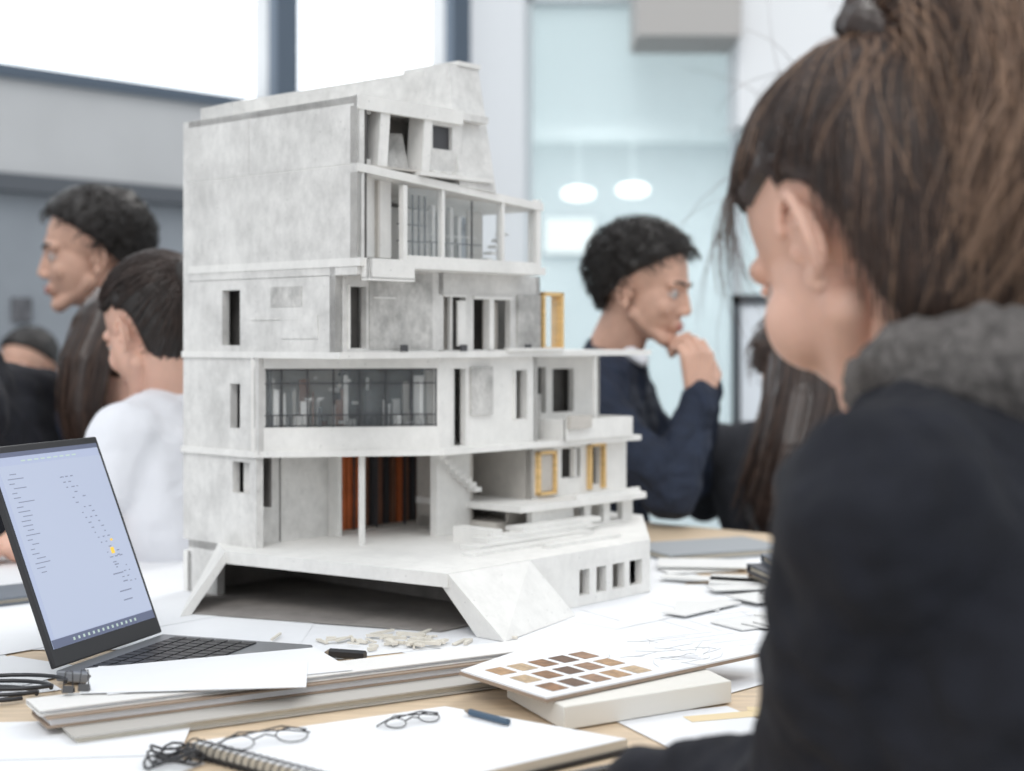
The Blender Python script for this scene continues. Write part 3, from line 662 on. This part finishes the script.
def person(name,hc,yaw,pitch,N,pelvis,ax,L,R,cloth,skin,hair,fwd,wide=1.,short_sleeve=False,legs=True,disp=.012,hs=1.,vox=.007,curl=.55):
    """L,R: (shoulder,elbow,wrist,handdir,palmnormal)"""
    e=empty(name); mw=hmat(hc,yaw,pitch)@M.Scale(hs,4)
    blob(head_bm(),'head',skin,e,.003,7,mw=mw)
    bm=bmesh.new(); cap(bm,mw@V((0,-.018,-.045)),V(N)-V((0,0,.02)),.050*hs,.056*hs); blob(bm,'neck',skin,e,.005,3)
    for s in (-1,1): ear(e,mw,s,skin)
    face_parts(e,mw,hair,skin)
    bm=bmesh.new(); torso(bm,N,pelvis,ax,wide)
    cap(bm,V(N)-V((0,0,.04)),V(N)-V((0,0,.008)),.075,.062)
    bs=bmesh.new()
    for sd,A in ((1,L),(-1,R)):
        sh,el,wr,hd,pn=[V(q_) for q_ in A]
        cap(bm,V(N)-V((0,0,.045)),sh,.06,.058*wide+.004)
        if short_sleeve:
            mid=sh.lerp(el,.55); cap(bm,sh,mid,.060,.055); cap(bs,mid-(mid-sh)*.2,el,.042,.038); cap(bs,el,wr,.038,.027)
        else:
            cap(bm,sh,el,.062,.050); cap(bm,el,wr,.050,.036)
            cap(bs,wr.lerp(el,.15),wr,.028,.025)
        hand(bs,wr,hd,pn,sd,curl)
    blob(bm,'torso_clothing',cloth,e,vox,4,disp=disp)
    blob(bs,'arms_and_hands',skin,e,.003,2)
    if legs:
        bm=bmesh.new(); axv=V(ax).normalized(); f=V((*fwd,0)).normalized(); sb=bmesh.new(); Pv=V(pelvis)
        cap(bm,Pv-axv*.07,Pv+axv*.07,.115,.115)
        for s in (-1,1):
            h=Pv+axv*s*.09-V((0,0,.02)); k=h+f*.40+V((0,0,.01)); a=k-f*.04; a.z=.10
            cap(bm,h,k,.085,.062); cap(bm,k,a,.06,.042)
            a2=V(a); a2.z=.045; cap(sb,a2-f*.03,a2+f*.14,.042,.034)
        blob(bm,'trousers',TROU,e,.009,3); blob(sb,'shoes',BLACK,e,.006,2)
        stool(Pv.x,Pv.y,max(.35,Pv.z-.13))
    return e,mw
R_=math.radians
random.seed(99)
# --- man with clasped hands (right background)
e,mw=person('seated_man',(.255,2.9,1.20),R_(-24),R_(-10),(.19,2.95,1.07),(.12,3.02,.56),(.25,1,0),
    ((.18,3.10,1.0),(.36,3.04,.82),(.370,2.90,1.00),(-.15,-.10,1),(-.9,-.4,0)),
    ((.13,2.80,1.0),(.29,2.72,.82),(.350,2.80,.99),(-.04,.10,1),(-.5,.9,0)),NAVY2,SKIN,HAIRD,(.9,-.3),wide=1.08,legs=True,disp=.03,curl=.9)
haircap(e,mw,HAIRD,1.24,.12,1.08,.03); short_strands(e,mw,HAIRD,1100,.036,1.16,.5,.0016)
bm=bmesh.new(); cap(bm,(.215,2.90,1.085),(.252,2.88,1.06),.016,.012); blob(bm,'shirt_collar',WTEE,e,.004,2)
# --- young man (left background)
e,mw=person('seated_boy',(-.868,3.1,1.275),R_(196),R_(-4),(-.80,3.13,1.15),(-.78,3.2,.56),(.2,1,0),
    ((-.82,2.96,1.08),(-.86,2.92,.85),(-1.0,2.95,.80),(-1,.1,-.1),(0,0,-1)),
    ((-.80,3.32,1.08),(-.9,3.35,.85),(-1.02,3.25,.80),(-1,0,-.1),(0,0,-1)),mat('grey_sweater',(.10,.11,.13),.9,.2,30,fold=.6),SKIN,HAIRD,(-1,0),hs=1.08)
haircap(e,mw,HAIRD,1.26,.09,1.06,.0); short_strands(e,mw,HAIRD,900,.03,1.14,.5,.0016)
def tail(e,pts,r0,r1,m,ms,n=200,spread=.02,sr=.001):
    bm=bmesh.new(); pts=[V(p) for p in pts]; K=len(pts)
    for i in range(K-1): cap(bm,pts[i],pts[i+1],r0+(r1-r0)*i/(K-1),r0+(r1-r0)*(i+1)/(K-1),12)
    blob(bm,'hair_tail',m,e,.004,3)
    for mi,mm in enumerate(ms):
        pol=[]
        for _ in range(n):
            o=V([random.gauss(0,1) for _ in range(3)]).normalized()*random.uniform(.6,1.1); lst=[]
            for i in range(K*3-2):
                t=i/3; j=min(int(t),K-2); p=pts[j].lerp(pts[j+1],t-j); rr=r0+(r1-r0)*t/(K-1)
                lst.append(tuple(p+o*(rr+spread*(t/(K-1))**2)+V([random.gauss(0,.001) for _ in range(3)])))
            pol.append(lst)
        tube('tail_strands',pol,sr,mm,e,res=0,taper=lambda s:1-.7*s)
def swept(e,mw,n,mm,kk,r,seed,hf,TD,top=1.13,nape=1.07,wav=.03,st=.035,dens=1.):
    random.seed(seed); pol=[]
    while len(pol)<n:
        d=V([random.gauss(0,1) for _ in range(3)]).normalized()
        f=hf(d)
        if f<.0 or (f>.3 and random.random()<.55): continue
        k=kk+random.uniform(-.012,.022); w_=random.uniform(0,wav); ph=random.uniform(0,6)
        side=d.cross(TD); side=side.normalized() if side.length>1e-3 else V((1,0,0))
        lst=[]
        tt=(TD+V([random.gauss(0,.07) for _ in range(3)])).normalized()
        for i in range(12):
            s=i/11; q_=d.slerp(tt,s) if d.angle(tt)>.01 else d
            b=nape+(top-nape)*max(0,min(1,(q_.z+.2)))
            p=hpt(q_,b*k+.3*w_*math.sin(s*math.pi))+side*w_*.22*math.sin(s*5+ph)
            if q_.z<0 and q_.y<0: p.z+=q_.z*st
            if i==0: p=p.lerp(hpt(q_,.98),.75) if q_.z>-.2 else p
            lst.append(tuple(p))
        pol.append(lst)
    tube('hair_strands',pol,r,mm,e,res=0,taper=lambda s:.5+.5*math.sin(min(1,s*1.3+.2)*1.57),mw=mw)
TDG=V((0,-.95,.3)).normalized()
# --- girl in white t-shirt
e,mw=person('seated_girl',(-.575,2.42,1.115),R_(142),R_(-22),(-.545,2.44,1.015),(-.50,2.46,.56),(.3,1,0),
    ((-.59,2.30,.95),(-.63,2.27,.83),(-.75,2.28,.79),(-1,.1,-.1),(0,0,-1)),
    ((-.50,2.60,.95),(-.60,2.62,.83),(-.70,2.60,.79),(-1,0,-.1),(0,0,-1)),WTEE,SKIN2,HAIRB,(-.9,.3),short_sleeve=True,wide=.95,disp=.016)
haircap(e,mw,HAIRD,1.10,.03,1.06,.0,hf_n); swept(e,mw,500,HAIRB,1.0,.0011,31,hf_n,TDG)
tail(e,[mw@V((0,-.10,.05)),mw@V((0,-.13,.01)),mw@V((0,-.125,-.06))],.028,.014,HAIRD,[HAIRB],120)
# --- long-haired student behind
e,mw=person('seated_woman',(-.725,2.78,1.09),R_(120),R_(-10),(-.70,2.77,.97),(-.68,2.76,.54),(1,.4,0),
    ((-.84,2.72,.92),(-.88,2.78,.80),(-.85,2.9,.78),(0,1,-.1),(0,0,-1)),
    ((-.56,2.82,.92),(-.6,2.9,.8),(-.66,2.98,.78),(0,1,-.1),(0,0,-1)),NAVY2,SKIN2,HAIRM,(-.4,.9),wide=.9,hs=.95)
haircap(e,mw,HAIRM,1.10,.04,1.10,.15,hf_f)
tail(e,[(-.735,2.70,1.13),(-.755,2.66,1.06),(-.76,2.64,.98),(-.75,2.65,.92)],.05,.03,HAIRB,[HAIRM,HAIRB],200,.01)
# --- student at left edge
e,mw=person('seated_student',(-1.02,2.6,1.22),R_(200),R_(-20),(-.93,2.58,1.05),(-.88,2.60,.56),(.15,1,0),
    ((-.88,2.42,.98),(-.93,2.38,.82),(-1.06,2.3,.79),(-1,-.2,-.1),(0,0,-1)),
    ((-.87,2.76,.98),(-.96,2.8,.82),(-1.08,2.75,.79),(-1,0,-.1),(0,0,-1)),NAVY,SKIN,HAIRD,(-1,0),wide=1.1)
haircap(e,mw,HAIRD,1.2,.05,1.08,.0)
# --- distant student
e,mw=person('seated_student',(-1.42,4.4,1.02),R_(250),R_(-10),(-1.40,4.45,.91),(-1.38,4.5,.5),(1,-.2,0),
    ((-1.56,4.46,.85),(-1.6,4.3,.68),(-1.5,4.15,.66),(.3,-1,0),(0,0,-1)),
    ((-1.24,4.42,.85),(-1.2,4.3,.68),(-1.3,4.15,.66),(-.3,-1,0),(0,0,-1)),TROU,SKIN,HAIRD,(-.2,-1),hs=.95)
haircap(e,mw,HAIRD,1.15,.05,1.1,-.05)
# --- brown haired student behind on right
e,mw=person('seated_woman',(.600,3.15,1.02),R_(100),R_(-20),(.59,3.10,.93),(.59,3.02,.52),(1,.1,0),
    ((.43,3.09,.87),(.41,3.2,.76),(.46,3.35,.76),(.2,1,-.1),(0,0,-1)),
    ((.75,3.12,.87),(.77,3.2,.76),(.7,3.35,.76),(-.2,1,-.1),(0,0,-1)),TROU,SKIN2,HAIRM,(0,1),wide=.9)
haircap(e,mw,HAIRB,1.25,.06,1.2,.2,hf_f); short_strands(e,mw,HAIRM,500,.05,1.22,.4,.0015,hf_f)
tail(e,[(.605,3.06,1.04),(.585,3.0,.96),(.56,2.96,.87),(.54,2.95,.78)],.085,.085,HAIRB,[HAIRM,HAIRB],300,.02,.0015)
# ---------------------------------------------------------------- foreground woman
HCW=V((.245,1.0,1.168)); yaw=R_(120)
e=empty('woman_in_hoodie'); mw=hmat(HCW,yaw,R_(-31))@M.Scale(1.05,4)
blob(head_bm(True,-.010),'head',SKIN2,e,.0025,9,mw=mw)
for s in (-1,1): ear(e,mw,s,SKIN2,1.15)
face_parts(e,mw,HAIRB,SKIN2,-.011)
Nn=V((.285,.94,1.045))
bm=bmesh.new(); cap(bm,mw@V((0,-.022,-.04)),Nn-V((0,0,.02)),.045,.053); blob(bm,'neck',SKIN2,e,.004,4)
haircap(e,mw,HAIRB,1.09,.02,1.05,.0,hf_n,.075)
TD=V((0,-.64,.77)).normalized()
swept(e,mw,3400,HAIRB,1.0,.0007,1,hf_n,TD,1.11,1.06,.03,.075)
swept(e,mw,1100,HAIRM,1.004,.0005,2,hf_n,TD,1.11,1.06,.04,.075)
swept(e,mw,200,HAIRL,1.012,.00035,3,hf_n,TD,1.11,1.06,.06,.075)
random.seed(11)
def wisp(p,v,n,st,grav,jit):
    lst=[]
    for i in range(n):
        lst.append(tuple(p)); p=p+v*st; v=(v+V(grav)+V([random.gauss(0,jit) for _ in range(3)])).normalized()
    return lst
pol=[]
for _ in range(130):
    d=V([random.gauss(0,1) for _ in range(3)]).normalized()
    if hf_w(d)<0: continue
    p=mw@hpt(d,1.06); dn=(p-HCW).normalized(); v=(dn*.30+V([random.gauss(0,.8) for _ in range(3)])).normalized()
    pol.append(wisp(p,v,12,random.uniform(.004,.008),(0,0,-.10),.09))
for _ in range(60):
    p=mw@hpt(V((-.72+random.gauss(0,.12),.60+random.gauss(0,.12),.40+random.gauss(0,.15))).normalized(),1.09)
    pol.append(wisp(p,V((-.28+random.gauss(0,.18),.1,-.9)).normalized(),12,random.uniform(.004,.009),(.07,0,-.04),.08))
for _ in range(60):
    p=mw@hpt(V((-.70+random.gauss(0,.12),-.55+random.gauss(0,.15),-.45+random.gauss(0,.2))).normalized(),1.05)
    pol.append(wisp(p,V((.1+random.gauss(0,.2),-.1,-.9)).normalized(),11,random.uniform(.004,.007),(.04,0,-.04),.10))
tube('wisps',pol,.00026,HAIRM,e,res=0,taper=lambda s:1-.6*s)
# knot + ponytail
K0=mw@hpt(TD,1.04)
kd=(K0-HCW).normalized(); kd=(kd+V((0,-.3,-.1))).normalized()
bm=bmesh.new()
for i in range(12):
    a=i/12*6.283; b_=K0+kd*.012+V((math.cos(a)*.024,math.sin(a)*.016,math.sin(a)*.010)); sph(bm,b_,(.017,.015,.015),12)
blob(bm,'hair_knot',HAIRB,e,.003,3,disp=.01,dsize=.015)
random.seed(5)
for mm,nn_ in ((HAIRB,500),(HAIRM,360)):
    pol=[]
    for _ in range(nn_):
        a0=random.uniform(0,6.28); lst=[]; rr=random.uniform(.012,.034); tilt=random.gauss(0,.5)
        for i in range(14):
            a=a0+i*.28
            lst.append(tuple(K0+kd*(.016+.016*math.sin(i*.4+a0))+V((math.cos(a)*rr,math.sin(a)*rr*.7,math.sin(a+tilt)*rr*.6))+V([random.gauss(0,.0012) for _ in range(3)])))
        pol.append(lst)
    tube('knot_strands',pol,.0005,mm,e,res=0)
ctrl=[K0+kd*.012,K0+V((.022,-.030,.016)),K0+V((.044,-.062,-.012)),K0+V((.052,-.080,-.065)),K0+V((.044,-.082,-.130)),K0+V((.024,-.070,-.195))]
rad=[.016,.026,.034,.034,.026,.010]
bm=bmesh.new()
for i in range(5): cap(bm,ctrl[i],ctrl[i+1],rad[i]*.7,rad[i+1]*.7,14)
blob(bm,'ponytail_core',HAIRB,e,.004,4)
def pony(n,mm,r,sp,seed):
    random.seed(seed); pol=[]
    for _ in range(n):
        o=V([random.gauss(0,1) for _ in range(3)]).normalized()*random.uniform(.4,1.15); end=random.uniform(.6,1.); ph=random.uniform(0,6); am=random.uniform(0,.006)*sp
        lst=[]
        for i in range(16):
            t=i/15*end*5; j=min(int(t),4); s=t-j; s=s*s*(3-2*s)*.4+s*.6
            p=ctrl[j].lerp(ctrl[j+1],s); q_=rad[j]+(rad[j+1]-rad[j])*s
            lst.append(tuple(p+o*q_*(1+sp*.5*t/5)+V((math.sin(t*2+ph),math.cos(t*1.7+ph),math.sin(t*1.3+ph)*.5))*am*t))
        pol.append(lst)
    tube('ponytail_strands',pol,r,mm,e,res=0,taper=lambda s:1-.6*s)
pony(600,HAIRB,.0006,.4,21); pony(1000,HAIRM,.0006,.7,22); pony(900,HAIRL,.00045,1.0,23)
# hoodie body
bm=bmesh.new(); ax=V((.37,.93,0)).normalized(); Ls=V((.205,.81,1.0)); Rs=V((.345,1.09,.985)); PW=V((.44,.87,.56))
torso(bm,Nn+V((.02,-.01,0)),PW,ax,1.0)
cap(bm,Nn-V((0,0,.03)),Ls,.075,.066); cap(bm,Nn-V((0,0,.03)),Rs,.075,.064)
Le=V((.200,.90,.822)); Lw=V((.10,1.0,.795)); Re=V((.37,1.12,.815)); Rw=V((.28,1.03,.800))
cap(bm,Ls,Le,.066,.056); cap(bm,Le,Lw,.052,.034); cap(bm,Rs,Re,.064,.052); cap(bm,Re,Rw,.048,.034)
cap(bm,Nn-V((0,0,.05)),Nn+V((.03,-.02,-.005)),.09,.07)
blob(bm,'hoodie',NAVY,e,.006,6,disp=.024,dsize=.05)
bm=bmesh.new()
hp=[(.222,.945,1.062,.014),(.232,.908,1.084,.024),(.262,.872,1.086,.034),(.308,.858,1.080,.040),(.37,.885,1.076,.042),(.385,.95,1.07,.040),(.35,1.02,1.065,.03)]
for i in range(6): cap(bm,hp[i][:3],hp[i+1][:3],hp[i][3],hp[i+1][3])
blob(bm,'hood',GREYF,e,.004,4,disp=.022,dsize=.03)
bm=bmesh.new()
hand(bm,Lw+V((-.01,.005,-.008)),(-1,.25,-.1),(.0,.0,-1),1,.35); hand(bm,Rw+V((-.01,.0,-.008)),(-.6,-.5,-.1),(0,0,-1),-1,.6)
blob(bm,'hands',SKIN2,e,.003,2)
bm=bmesh.new(); f=V((-.93,.37,0)); sb=bmesh.new()
cap(bm,PW-ax*.07,PW+ax*.07,.115,.115)
for s in (-1,1):
    h=PW+ax*s*.09-V((0,0,.02)); k=h+f*.40+V((0,0,.01)); a=k-f*.04; a.z=.10
    cap(bm,h,k,.085,.062); cap(bm,k,a,.06,.042); a2=V(a); a2.z=.045; cap(sb,a2-f*.03,a2+f*.14,.042,.034)
blob(bm,'jeans',TROU,e,.009,3); blob(sb,'shoes',BLACK,e,.006,2)
stool(PW.x,PW.y,.43)
